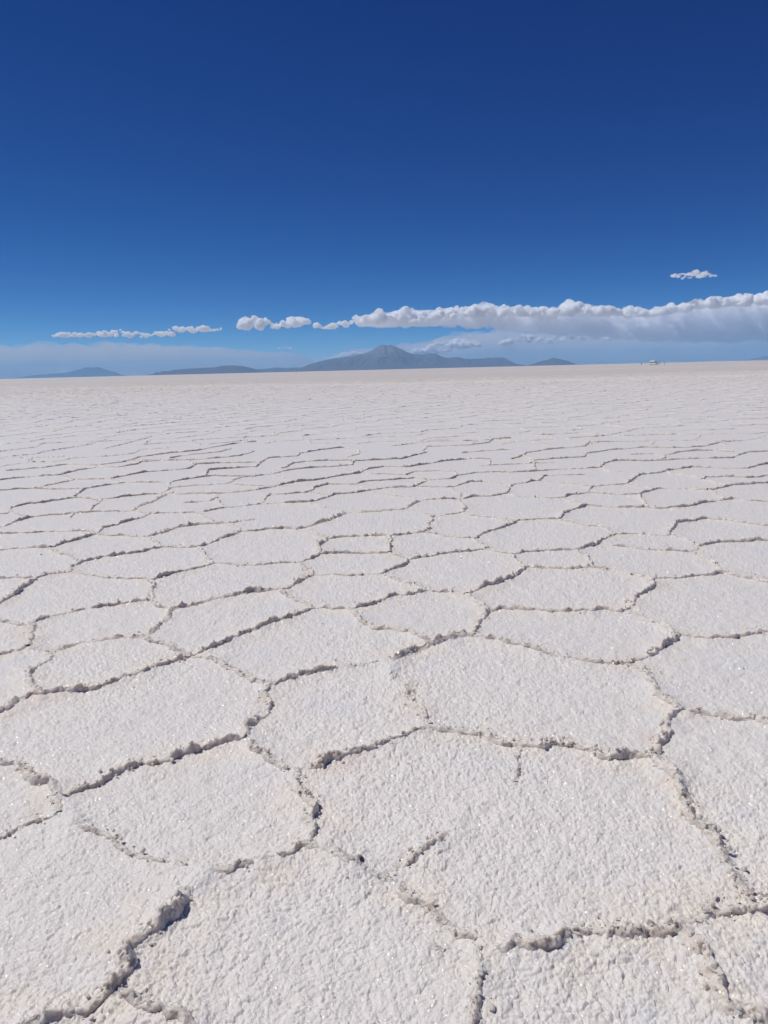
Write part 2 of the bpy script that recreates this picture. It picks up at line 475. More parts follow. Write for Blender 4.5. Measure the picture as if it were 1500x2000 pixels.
# ------------------------------------------------------------------ the net of pressure ridges
# weight, then corner points as they lie on the salt (x, y in photograph pixels, dropped onto the ground plane)
NET = """
.8 -40 1482 0 1490 30 1495 43 1507 60 1523 83 1530 113 1533 123 1556
1.2 123 1558 157 1542 200 1525 247 1503 287 1495 347 1478 387 1465 467 1452 480 1446
.8 123 1558 112 1580 116 1594
.4 116 1594 80 1602 40 1617 7 1638 -40 1652
.3 116 1594 155 1612 193 1630 217 1640 253 1663 300 1683 340 1697 403 1713
.8 403 1713 443 1708 490 1690 540 1680
1.2 540 1680 567 1670 597 1662 627 1667
.6 403 1713 378 1733 362 1748
1.5 362 1748 355 1768 340 1785 318 1802 300 1822 278 1842
1.4 278 1842 258 1862 243 1882 240 1905 228 1928 205 1950 170 1968 140 1982 90 2000 40 2022
.8 228 1938 255 1955 280 1975 300 1990 345 2002 380 2030
.9 627 1667 650 1683 680 1692 707 1693
.5 707 1693 727 1703 757 1713
.7 770 1697 797 1687 823 1663 860 1633
.9 757 1715 783 1730 800 1754 817 1764 850 1790 870 1807
.6 870 1807 900 1830 940 1840 952 1850
.5 950 1850 937 1867 943 1900 933 1940 923 1977 921 2000 915 2060
1.5 968 1862 1000 1852 1037 1867 1080 1860 1100 1840 1127 1827 1173 1834 1227 1834 1260 1830 1290 1830 1327 1812
.4 840 1857 867 1867
1.4 1327 1812 1367 1799 1390 1784 1430 1784 1460 1772 1487 1770 1500 1767 1570 1748
1.1 1330 1815 1340 1840 1352 1858 1373 1874 1383 1897 1400 1924 1407 1950 1417 1974 1467 1990 1500 2012 1540 2040
1.0 1470 1770 1463 1747 1447 1724 1430 1704 1417 1677 1413 1663 1400 1643 1373 1620 1357 1597 1343 1567 1333 1550 1330 1530 1307 1510 1290 1493 1277 1478
1.1 1277 1478 1278 1460 1290 1447 1303 1430 1300 1407 1317 1398 1328 1392
1.0 1277 1478 1247 1478 1207 1480 1177 1478 1160 1470 1120 1458 1083 1458 1050 1463 1020 1458 1000 1457 967 1450 953 1437 917 1435 883 1433 850 1425 837 1423
.4 1020 1458 1015 1480 1010 1500 1005 1530
1.2 837 1423 813 1430 773 1447 747 1455 700 1472 687 1480 647 1493 607 1503 580 1508
.7 580 1508 557 1503 530 1493 520 1477 500 1463 484 1448
1.0 580 1508 586 1518 578 1533 588 1557 607 1580 603 1600 605 1633 597 1660
1.0 480 1446 484 1427 495 1412 513 1397 523 1378 520 1362 524 1347 537 1340
1.0 537 1340 567 1332 593 1322 613 1320 633 1313 660 1310
.3 660 1310 700 1303 760 1297
1.2 760 1295 783 1288 810 1272 843 1262 883 1252 923 1247
.3 760 1297 764 1315 773 1342 786 1345
.9 786 1345 793 1350 797 1367 807 1380 820 1403 823 1413 837 1423
1.1 923 1247 924 1233 940 1213 950 1193
1.0 950 1193 977 1190 993 1192 1047 1192 1077 1197 1117 1197 1160 1197 1190 1193 1210 1197 1220 1192
.8 950 1193 933 1180 917 1173 908 1165
1.2 1220 1192 1233 1182 1233 1170 1253 1158 1270 1150 1272 1145 1263 1132
.7 1220 1194 1237 1200 1260 1212 1287 1222 1307 1232 1323 1240
.9 1323 1243 1340 1245 1373 1248 1417 1245 1443 1242 1493 1237 1510 1235 1565 1230
1.3 1323 1243 1317 1253 1290 1267 1263 1280 1240 1290 1233 1297
.9 923 1247 967 1252 990 1263 1020 1268 1057 1277 1090 1283 1133 1288 1163 1292 1197 1294 1233 1297
.9 1233 1297 1240 1307 1263 1315 1268 1332 1280 1343 1277 1357 1300 1372 1323 1385 1328 1392
.8 1328 1392 1353 1395 1383 1398 1403 1397 1437 1405 1473 1405 1490 1413 1520 1425 1565 1432
.7 537 1340 500 1330 493 1325 467 1315 443 1305 413 1293 387 1287 373 1282
1.1 373 1282 393 1273 413 1267 440 1258 477 1240 500 1235 517 1225 550 1212 580 1202 613 1190
1.2 373 1282 360 1287 310 1303 280 1315 237 1330 200 1347 160 1355 117 1357 67 1363 33 1372 10 1387 0 1392 -60 1415
.7 373 1282 337 1270 320 1258 300 1255 283 1247
1.0 283 1247 250 1248 217 1253 180 1258 147 1262 113 1270 95 1277
.7 283 1247 300 1237 320 1217 330 1210 333 1193
1.1 333 1193 353 1188 383 1183 423 1173 457 1165 497 1160 520 1158 543 1156
.6 333 1193 310 1188 300 1177 297 1172
1.0 297 1172 267 1177 230 1182 177 1190
.4 177 1190 133 1198 97 1210
1.1 97 1210 67 1215 62 1222
.7 62 1222 43 1222 20 1220 0 1217 -50 1215
1.1 62 1222 60 1233 53 1257 52 1268
1.0 52 1268 20 1275 0 1281 -50 1295
.4 52 1268 67 1270 95 1277
.9 95 1277 97 1287 90 1297 70 1310 57 1322 57 1333 67 1350 68 1363
1.0 297 1172 295 1160 297 1147 293 1136
.8 545 1155 557 1165 577 1173 597 1182 613 1190
.5 613 1190 633 1188 650 1192 685 1193
1.2 685 1193 700 1188 740 1178 773 1168 800 1163 833 1155
.8 685 1193 690 1202 707 1217 733 1228 767 1230 800 1238 820 1248 845 1261
.7 833 1155 853 1157 883 1158 908 1165
.7 833 1155 813 1142 790 1140 767 1132 745 1125
1.2 908 1165 913 1160 943 1150 967 1142 997 1132 1017 1118 1030 1112
.8 1030 1112 1067 1112 1110 1113 1153 1111 1183 1113 1210 1120 1240 1125 1262 1131
.9 1262 1131 1313 1131 1353 1127 1387 1125 1413 1122
.7 1413 1122 1440 1128 1470 1132 1497 1137 1560 1146
.9 1413 1122 1403 1113 1390 1098 1367 1088 1353 1079
1.0 1353 1078 1363 1068 1383 1063 1417 1060 1460 1059 1500 1057 1560 1055
.8 1353 1079 1333 1079 1293 1077 1260 1075 1227 1071 1197 1068
.4 1353 1065 1333 1053 1303 1047
1.0 1303 1047 1313 1033 1317 1023 1350 1018 1380 1015 1417 1018
.5 1417 1018 1453 1023 1497 1028 1560 1033
.7 1303 1047 1277 1046 1250 1043 1220 1043 1200 1043
1.1 1200 1043 1177 1055 1160 1067 1123 1076
.9 1123 1076 1087 1077 1063 1076 1020 1080 1000 1085
.9 1123 1076 1143 1087 1148 1097 1153 1110
.6 1000 1085 1003 1093 1013 1103 1030 1112
.5 1200 1043 1187 1032 1167 1028 1150 1027 1100 1019 1092 1015
1.0 1092 1015 1100 1005 1117 997 1143 989
.9 1092 1015 1043 1015 1010 1019 1000 1023 980 1032 943 1043 923 1053
.6 923 1053 900 1053 867 1049 833 1043
.7 923 1053 933 1062 950 1072 942 1076
1.0 942 1076 930 1077 887 1080 837 1088 795 1094
.5 942 1076 980 1082 1000 1085
1.1 795 1094 790 1103 763 1113 747 1119 745 1125
.6 795 1094 780 1088 757 1084
1.0 757 1084 757 1073 762 1057 760 1050
.9 760 1050 773 1049 800 1045 830 1042
1.0 830 1042 837 1030 843 1013 850 1008
.8 760 1050 733 1049 707 1049 667 1051 640 1053
.9 757 1084 720 1083 673 1083 647 1083 622 1086
1.0 622 1086 618 1070 627 1063 640 1053
1.0 622 1086 607 1093 583 1100
.8 583 1100 547 1100 500 1105 467 1105 430 1103 415 1102
.8 583 1100 590 1110 613 1123
.7 613 1123 683 1126 717 1125 745 1125
1.2 613 1123 593 1132 567 1147 543 1156
.7 415 1102 413 1097 400 1087 388 1071
1.1 415 1102 393 1110 353 1120 320 1128 293 1136
.7 293 1136 267 1132 227 1130 187 1125 163 1123 135 1119
1.1 135 1119 100 1123 72 1131
.6 72 1131 33 1130 0 1132 -50 1133
1.0 72 1131 50 1147 27 1165 0 1180 -40 1195
1.2 135 1119 140 1108 167 1097 207 1088 257 1084 287 1077 316 1071
.8 316 1071 350 1071 388 1071
1.1 388 1071 427 1055 450 1048 470 1039
.8 470 1039 500 1038 527 1035 553 1033 580 1037
1.1 580 1037 607 1027 643 1017 677 1002
.7 580 1037 597 1040 617 1047 640 1053
.6 470 1039 453 1028 445 1024
.8 445 1024 467 1019 497 1016
1.0 445 1024 413 1025 380 1028 343 1033 320 1042 283 1050
.6 283 1050 300 1058 316 1071
.6 283 1050 247 1048 217 1048 187 1045
1.1 187 1045 157 1053 123 1063 97 1072
.8 97 1072 60 1071 30 1072 0 1075 -40 1078
.5 97 1072 113 1082 140 1088 153 1096
1.0 187 1045 200 1033 243 1022 273 1012 293 1003
.8 187 1041 160 1038 123 1039 83 1039 50 1042 0 1043 -40 1044
.8 293 1003 327 1003 360 1002 385 1002
1.0 385 1002 407 998 443 992 497 986 533 983 560 984 600 983
.5 385 1002 407 1013 423 1020 445 1024
.6 293 1003 277 1002 257 998
.9 257 998 217 1000 172 1002 133 1005 93 1007 62 1011
.6 144 1004 136 1012
1.1 62 1011 40 1017 17 1025 0 1030 -40 1042
.4 62 1011 43 1008 20 1000
.7 20 1000 10 1005 0 1006 -40 1008
1.0 20 1000 20 993 53 985 83 983 120 977 150 973
.5 150 973 187 976 197 977
1.0 197 977 233 972 283 967 315 964
1.0 197 977 182 990 172 1002
1.0 333 953 327 958 315 964
1.1 315 964 323 968 300 980 277 988 257 998
.8 315 964 353 966 393 965 420 965 443 963 473 961 500 958
.9 420 967 423 975 413 978 380 982 353 983
.5 423 975 435 988 443 992
1.0 600 983 610 980 633 975 653 968 697 963 727 957 753 954 800 952 815 950
.5 600 983 623 990 650 995 677 1002
1.0 677 1002 707 1002 747 999 787 997 803 988 820 980
.9 820 977 853 976 897 975 920 972 957 970 990 965 993 953
.9 897 975 903 987 910 993 903 1002
.9 903 1002 870 1006 850 1008
.6 903 1002 923 1008 963 1012 993 1018 1000 1023
.5 850 1008 833 1005 810 1000 793 997
.4 820 978 800 973 777 970 727 963
.7 993 965 1010 970 1043 972 1074 974 1097 973
1.0 1097 973 1120 967 1147 964
.6 1097 973 1117 982 1137 987 1143 989
.9 1143 989 1173 990 1207 992 1250 992 1263 992 1287 994 1323 993
1.1 1323 993 1353 988 1383 982 1413 977
.8 1413 977 1433 976 1460 979 1500 981 1560 983
.7 1263 992 1257 982 1247 967
.8 1147 964 1180 965 1213 967 1247 966
1.0 1247 966 1267 960 1283 955 1300 954
.6 1300 954 1330 956 1380 958
.6 1385 956 1400 967 1413 976
1.0 1380 958 1400 955 1427 949 1467 947 1500 944 1560 941
.9 1147 964 1153 953 1158 950
.9 1158 950 1187 948 1222 946
1.1 1222 946 1233 938 1248 928 1287 925 1313 918 1353 913 1387 914 1417 915 1460 915 1477 910 1500 906 1560 896
.5 1222 946 1247 950 1283 955
.6 1158 950 1143 949 1093 944 1057 941
1.0 1050 940 1033 942 1000 947 993 953
.9 1050 940 1063 930 1090 928 1143 928
.4 1427 949 1400 945 1372 937
.9 1372 937 1377 933 1410 932 1457 934 1483 933 1497 928 1560 920
.5 1372 935 1347 930 1310 926 1300 921
.9 1170 914 1133 916 1077 918 1047 921 1000 923 967 922 930 924 893 930
1.0 1170 914 1180 905 1203 900 1230 900 1263 901 1293 900
.8 1293 900 1317 898 1367 896 1430 895 1440 890 1460 884 1500 882 1560 880
.4 1170 914 1193 921 1233 923 1248 928
.9 1300 889 1333 882 1393 880 1433 883
.6 1300 889 1293 900
.7 1233 888 1277 886 1300 889
.9 1043 900 1090 896 1140 893 1145 886 1193 879 1260 874 1290 875 1333 875 1377 872 1407 864 1453 861
.7 1043 900 1042 910 1045 920
.7 1000 907 1043 905 1083 904
.9 1000 897 1020 891 1027 885 1073 878 1143 872 1150 864 1207 863
.8 1022 891 1043 900
.9 333 953 367 950 443 945 470 933 500 931
.5 457 947 500 949 560 950
.8 330 942 377 935 413 930 467 931 500 931
.5 330 942 334 952
.9 147 970 155 962 167 955 207 948 247 942 290 943 330 942
1.0 -40 960 0 958 60 955 100 947 147 937
.7 147 937 203 936
1.0 215 935 232 932 287 922 353 917 370 915 383 907 433 905 500 903
.6 370 900 377 907
.9 63 956 123 956 163 955
.5 213 935 233 942
1.0 -40 942 0 938 43 933 117 928 153 919 187 913
.8 187 913 230 913 267 907 273 903 313 900 363 899 400 897 467 891 497 882
.5 233 915 293 921
.5 123 930 147 937
.9 402 928 403 924 407 919 473 913 500 912 510 902 523 895 580 891 583 886 633 878 673 874
.9 -40 914 0 911 60 903 110 902 143 895 203 892 260 886 277 878 333 875
.8 13 920 87 913 133 907 183 909 240 903 277 892 333 885 383 881 410 875 470 865 500 863
.5 110 902 137 907
.5 247 900 307 898
.9 7 893 67 887 100 880 147 873 180 868 187 863 213 857
.6 60 900 63 894 140 892
.6 57 900 50 894 20 895 -30 897
.9 -30 884 0 882 73 873 80 867 143 863
.8 333 895 367 889 430 883 450 877
.8 203 877 247 866 297 853
1.0 500 958 523 953 577 942 613 939 647 932 697 926 717 917 747 912 793 913 813 910 860 902 923 896 957 897
.9 513 982 518 972 530 966 567 965 600 963 613 954 640 947 693 946 717 941 767 938 813 934 833 937
.9 833 938 880 936 893 930
.9 833 938 813 950
.8 815 951 843 952 873 952 893 949 917 942 943 941 990 945 1000 947
.4 877 953 900 965 900 974
.4 603 963 647 969
.5 697 948 717 957
1.0 500 930 533 926 567 918 613 914 650 912 687 908 690 901 733 899 783 897 800 892 833 884
.4 660 917 697 922
.4 530 928 580 940
.8 553 915 573 905 597 902 640 900 687 900
.8 677 893 703 887 700 880 673 876
.9 793 928 807 921 853 920 887 921 893 930
.4 713 926 793 928
.8 937 910 1000 907
.5 957 900 958 908
.8 903 885 950 881 1000 878
.8 827 880 833 873 913 870 953 865 963 858 997 856
.8 763 872 827 864 877 857
"""
RIDGES = []                        # (weight, Nx2 ground points)
for ln in NET.strip().split('\n'):
    v = [float(t) for t in ln.split()]
    p = np.array([on_ground(v[i], v[i + 1]) for i in range(1, len(v), 2)])
    RIDGES.append((v[0], p))


def inside_trace(x, y):
    px, py, w = project(x, y)
    return (w > 0) & (px > -45) & (px < 1545) & (py > 869)


# beyond the near field the same kind of polygons: cells of a jittered lattice, cut by bisectors
def voronoi_edges(rmax, half_az, cell=1.02):
    seeds = {}
    rs = random.Random(77)
    ny = int(rmax / (cell * 0.87)) + 3
    for j in range(-3, ny):
        y = j * cell * 0.87
        xm = max(3.5, (y + 2) * math.tan(half_az) + 2)
        n = int(xm / cell) + 2
        for i in range(-n, n + 1):
            seeds[(i, j)] = ((i + 0.5 * (j & 1)) * cell + rs.uniform(-.36, .36) * cell, y + rs.uniform(-.36, .36) * cell)
    edges = []
    for (i, j), (sx, sy) in seeds.items():
        nb = []
        for dj in (-2, -1, 0, 1, 2):
            for di in (-2, -1, 0, 1, 2):
                if (di or dj) and (i + di, j + dj) in seeds:
                    nb.append(((i + di, j + dj), seeds[(i + di, j + dj)]))
        if len(nb) < 20: continue
        poly = [(sx - 3, sy - 3, None), (sx + 3, sy - 3, None), (sx + 3, sy + 3, None), (sx - 3, sy + 3, None)]
        for key, (qx, qy) in nb:
            mx, my, dx, dy = (sx + qx) / 2, (sy + qy) / 2, qx - sx, qy - sy
            res = []
            n = len(poly)
            f = [(p[0] - mx) * dx + (p[1] - my) * dy for p in poly]
            if max(f) <= 0: continue
            for a in range(n):
                b = (a + 1) % n
                p, q = poly[a], poly[b]
                if f[a] <= 0:
                    if f[b] <= 0: res.append(p)
                    else:
                        t = f[a] / (f[a] - f[b])
                        res.append(p)
                        res.append((p[0] + (q[0] - p[0]) * t, p[1] + (q[1] - p[1]) * t, key))
                elif f[b] <= 0:
                    t = f[a] / (f[a] - f[b])
                    res.append((p[0] + (q[0] - p[0]) * t, p[1] + (q[1] - p[1]) * t, p[2]))
            poly = res
        # the label of a vertex names the bisector of the edge that leaves it
        for a in range(len(poly)):
            key = poly[a][2]
            if key is not None and key > (i, j):
                b = (a + 1) % len(poly)
                edges.append(((poly[a][0], poly[a][1]), (poly[b][0], poly[b][1])))
    return edges


FAR_R = 110.0
for (a, b) in voronoi_edges(FAR_R, math.radians(33)):
    a, b = np.array(a), np.array(b)
    L = np.hypot(*(b - a))
    if L < 0.05 or max(a[1], b[1]) < -0.5: continue
    t = np.linspace(0, 1, max(3, int(L / 0.12)))[:, None]
    p = a + (b - a) * t
    nrm = np.array([-(b - a)[1], (b - a)[0]]) / L
    p = p + nrm * (0.05 * fbm(p[:, 0] / .35, p[:, 1] / .35, octs=2, seed=3) * np.sin(np.pi * t[:, 0]))[:, None]
    keep = ~inside_trace(p[:, 0], p[:, 1])
    w = float(np.clip(RNG.normal(0.85, 0.27), 0.3, 1.3))
    mid = (a + b) / 2
    if mid[1] - 0.58 * max(0, -mid[0]) > 92 + 6 * math.sin(mid[0] * .2): continue
    if mid[1] - 0.58 * max(0, -mid[0]) > 62: w *= .55
    if keep.all():
        RIDGES.append((w, p))
    elif keep.sum() >= 2:
        idx = np.flatnonzero(keep)
        for run in np.split(idx, np.flatnonzero(np.diff(idx) > 1) + 1):
            if len(run) >= 2: RIDGES.append((w, p[run]))


def resample(p, ds):
    d = np.hypot(*np.diff(p, axis=0).T)
    s = np.concatenate([[0], np.cumsum(d)])
    n = max(3, int(s[-1] / ds) + 1)
    t = np.linspace(0, s[-1], n)
    return np.stack([np.interp(t, s, p[:, 0]), np.interp(t, s, p[:, 1])], 1), t, s[-1]


# meandered centre lines with an own height, width and lean at every point
LINES, RAW = [], []
for k, (w, p) in enumerate(RIDGES):
    r = max(0.9, np.hypot(p[:, 0], p[:, 1]).min())
    ds = float(np.clip(r * 0.0024, 0.0032, 0.14))
    q, t, L = resample(p, ds)
    if L < 0.03: continue
    tan = np.gradient(q, axis=0); tan /= np.maximum(np.hypot(*tan.T), 1e-9)[:, None]
    nrm = np.stack([-tan[:, 1], tan[:, 0]], 1)
    end = np.clip(np.minimum(t, L - t) / 0.05, 0.35, 1)
    RAW.append((w, q, nrm, end, r, ds))
ALL = np.concatenate([x[1] for x in RAW])
qx, qy = ALL.T
MEA = 0.020 * fbm(qx / .11, qy / .11, octs=3, seed=101) + 0.008 * fbm(qx / .03, qy / .03, octs=2, seed=102)
HN = np.clip(0.45 + (0.5 + 0.5 * fbm(qx / .16, qy / .16, octs=3, seed=103) - 0.25) * 1.1, 0.4, 1.2)
HN = HN * np.clip(1 + .65 * vnoise(qx / .03, qy / .03, seed=107), .4, 1.6)                  # broken crest
HN = HN * (1 + np.clip(np.hypot(qx, qy) / 6, 0, 1) * .4 * RNG.uniform(-1, 1, len(qx)))
WW = 0.7 + 0.6 * (0.5 + 0.5 * fbm(qx / .2, qy / .2, octs=2, seed=104))
LE = fbm(qx / .12, qy / .12, octs=2, seed=105)
FL = fbm(qx * 3.1, qy * 3.1, seed=9)
o_ = 0
for (w, q, nrm, end, r, ds) in RAW:
    sl_ = slice(o_, o_ + len(q)); o_ += len(q)
    flip = 1.0 if FL[sl_][0] > -.35 else -1.0
    LINES.append((w, q + nrm * MEA[sl_, None], nrm, HN[sl_] * end, WW[sl_], LE[sl_], r, ds, flip))

# ---- distance map to the ridges round the viewer (for the gentle lift of the plates' rims and the stains)
GX0, GX1, GY0, GY1, GS = -9.0, 9.0, -1.0, 13.0, 0.0125
NXg, NYg = int((GX1 - GX0) / GS) + 1, int((GY1 - GY0) / GS) + 1
DM = np.full((NYg, NXg), 1.0); WM = np.zeros((NYg, NXg))
R_ = 22
oy, ox = np.mgrid[-R_:R_ + 1, -R_:R_ + 1]
cs = []; ws = []
for w, q, *_ in LINES:
    step = 2 if len(q) > 8 else 1
    cs.append(q[::step]); ws.append(np.full(len(q[::step]), w))
cs = np.concatenate(cs); ws = np.concatenate(ws)
m = (cs[:, 0] > GX0 + .3) & (cs[:, 0] < GX1 - .3) & (cs[:, 1] > GY0 + .3) & (cs[:, 1] < GY1 - .3)
cs, ws = cs[m], ws[m]
ci = np.rint((cs - [GX0, GY0]) / GS).astype(int)
key = np.unique(ci[:, 1] * NXg + ci[:, 0], return_index=True)[1]
cs, ws, ci = cs[key], ws[key], ci[key]
flat = DM.ravel(); wfl = WM.ravel()
for s in range(0, len(cs), 4000):
    c = ci[s:s + 4000]
    iy = c[:, 1, None, None] + oy; ix = c[:, 0, None, None] + ox
    d = np.hypot(ix * GS + GX0 - cs[s:s + 4000, 0, None, None], iy * GS + GY0 - cs[s:s + 4000, 1, None, None])
    lin = (iy * NXg + ix).ravel()
    np.minimum.at(flat, lin, d.ravel())
    val = (ws[s:s + 4000, None, None] * np.clip(1 - d / .26, 0, 1)).ravel()
    np.maximum.at(wfl, lin, val)


def lookup(M, x, y, default):
    u = (x - GX0) / GS; v = (y - GY0) / GS
    ok = (u >= 0) & (v >= 0) & (u < NXg - 1) & (v < NYg - 1)
    uu = np.clip(u, 0, NXg - 2); vv = np.clip(v, 0, NYg - 2)
    i, j = uu.astype(int), vv.astype(int); fu, fv = uu - i, vv - j
    r = (M[j, i] * (1 - fu) + M[j, i + 1] * fu) * (1 - fv) + (M[j + 1, i] * (1 - fu) + M[j + 1, i + 1] * fu) * fv
    return np.where(ok, r, default)


def salt_height(x, y, r):
    """lumpy salt grain, plates dished a little, rims lifted along the ridges"""
    wx = x + 0.006 * vnoise(x / .02, y / .02, seed=51); wy = y + 0.006 * vnoise(x / .02, y / .02, seed=52)
    h = 0.006 * fbm(x / .45, y / .45, octs=3, seed=53)
    h += 0.0035 * fbm(x / .06, y / .06, octs=2, seed=59)
    am = 0.88 + 0.5 * fbm(x / .6, y / .6, octs=3, seed=71)          # smoother and rougher patches
    f1, rv = worley(wx / .0155, wy / .0155, seed=54)
    h += am * 0.0061 * (0.25 + 0.75 * rv) * np.sqrt(np.clip(1 - (f1 / 0.78) ** 2, 0, 1))
    f2, rv2 = worley(wx / .0085 + 40, wy / .0085, seed=55)
    h += am * 0.0033 * rv2 * np.sqrt(np.clip(1 - (f2 / 0.8) ** 2, 0, 1))
    f3, rv3 = worley(wx / .045, wy / .045 + 9, seed=56)
    h += 0.0036 * np.clip(rv3 - .45, 0, 1) * 2 * np.sqrt(np.clip(1 - (f3 / 0.6) ** 2, 0, 1))
    h += 0.0016 * fbm(x / .006, y / .006, octs=2, seed=57) * np.clip(3.2 - r, 0, 1)
    d = lookup(DM, x, y, 1.0); w = lookup(WM, x, y, 0.0)
    rim = np.clip(1 - d / .17, 0, 1)
    h += 0.013 * rim * rim * np.clip(w + .3, 0, 1.4) * (0.6 + 0.8 * vnoise(x / .15, y / .15, seed=58))
    return h


# ---- one sheet of ground, fine where it is seen close, out to the far side of the air
de = math.radians(33)
azf = np.arange(-de, de, 0.62 / 739.0)
side = np.arange(de, math.radians(62), 0.004)
azc = np.concatenate([-side[::-1], azf, side])
tt = np.arange(math.tan(math.radians(62) - PITCH), -math.tan(PITCH) + 9.5 / 739, -0.66 / 739.0 * 1.0)
dep = np.arctan(tt) + PITCH
near_r = H_CAM / np.tan(dep)                       # 0.66 m out to ~95 m
near_r = near_r[near_r < 60]
far_r = np.geomspace(near_r[-1], 60000.0, 85)[1:]
rr = np.concatenate([near_r, far_r])
A, Rr = np.meshgrid(azc, rr)
X, Y = np.sin(A) * Rr, np.cos(A) * Rr
amp = np.clip((70 - Rr) / 30, 0, 1)
n1 = len(near_r)
Z = np.zeros_like(X)
Z[:n1] = salt_height(X[:n1], Y[:n1], Rr[:n1]) * amp[:n1] * np.clip(1.15 - Rr[:n1] / 12, 0.28, 1)
stain = np.zeros_like(X)
stain[:n1] = lookup(WM, X[:n1], Y[:n1], 0.0)
print('ground', X.shape)
nr, na = X.shape
i = np.arange(nr * na, dtype=np.int64).reshape(nr, na)
q1 = np.stack([i[:-1, :-1], i[1:, :-1], i[1:, 1:], i[:-1, 1:]], -1).reshape(-1, 4)[:, ::-1]
# the rest of the circle, coarse, and a floor under the viewer
az2 = np.linspace(azc[-1], azc[0] + 2 * math.pi, 60)
r2 = np.concatenate([[rr[0]], np.geomspace(rr[0] * 1.5, 36000.0, 40)])
A2, R2 = np.meshgrid(az2, r2)
X2, Y2 = np.sin(A2) * R2, np.maximum(np.cos(A2) * R2, -5900)
i2 = np.arange(X2.size).reshape(X2.shape) + X.size
q2 = np.stack([i2[:-1, :-1], i2[1:, :-1], i2[1:, 1:], i2[:-1, 1:]], -1).reshape(-1, 4)[:, ::-1]
az3 = np.linspace(0, 2 * math.pi, 61)
r3 = np.array([0.0, rr[0] * .5, rr[0] * 1.005])
A3, R3 = np.meshgrid(az3, r3)
X3, Y3 = np.sin(A3) * R3, np.cos(A3) * R3
i3 = np.arange(X3.size).reshape(X3.shape) + X.size + X2.size
q3 = np.stack([i3[:-1, :-1], i3[1:, :-1], i3[1:, 1:], i3[:-1, 1:]], -1).reshape(-1, 4)[:, ::-1]
# a second sheet further on, under the far clouds
P = np.concatenate([np.stack([X.ravel(), Y.ravel(), Z.ravel()], 1), np.stack([X2.ravel(), Y2.ravel(), np.full(X2.size, -.002)], 1),
                    np.stack([X3.ravel(), Y3.ravel(), np.full(X3.size, -.002)], 1)])
P[:, 0] = np.clip(P[:, 0], -35900, 35900); P[:, 1] = np.minimum(P[:, 1], 49900)
me = grid_mesh('salt_flat', P, np.concatenate([q1, q2, q3]))
point_attr(me, 'stain', np.concatenate([stain.ravel(), np.zeros(X2.size + X3.size)]))
del A, Rr, amp


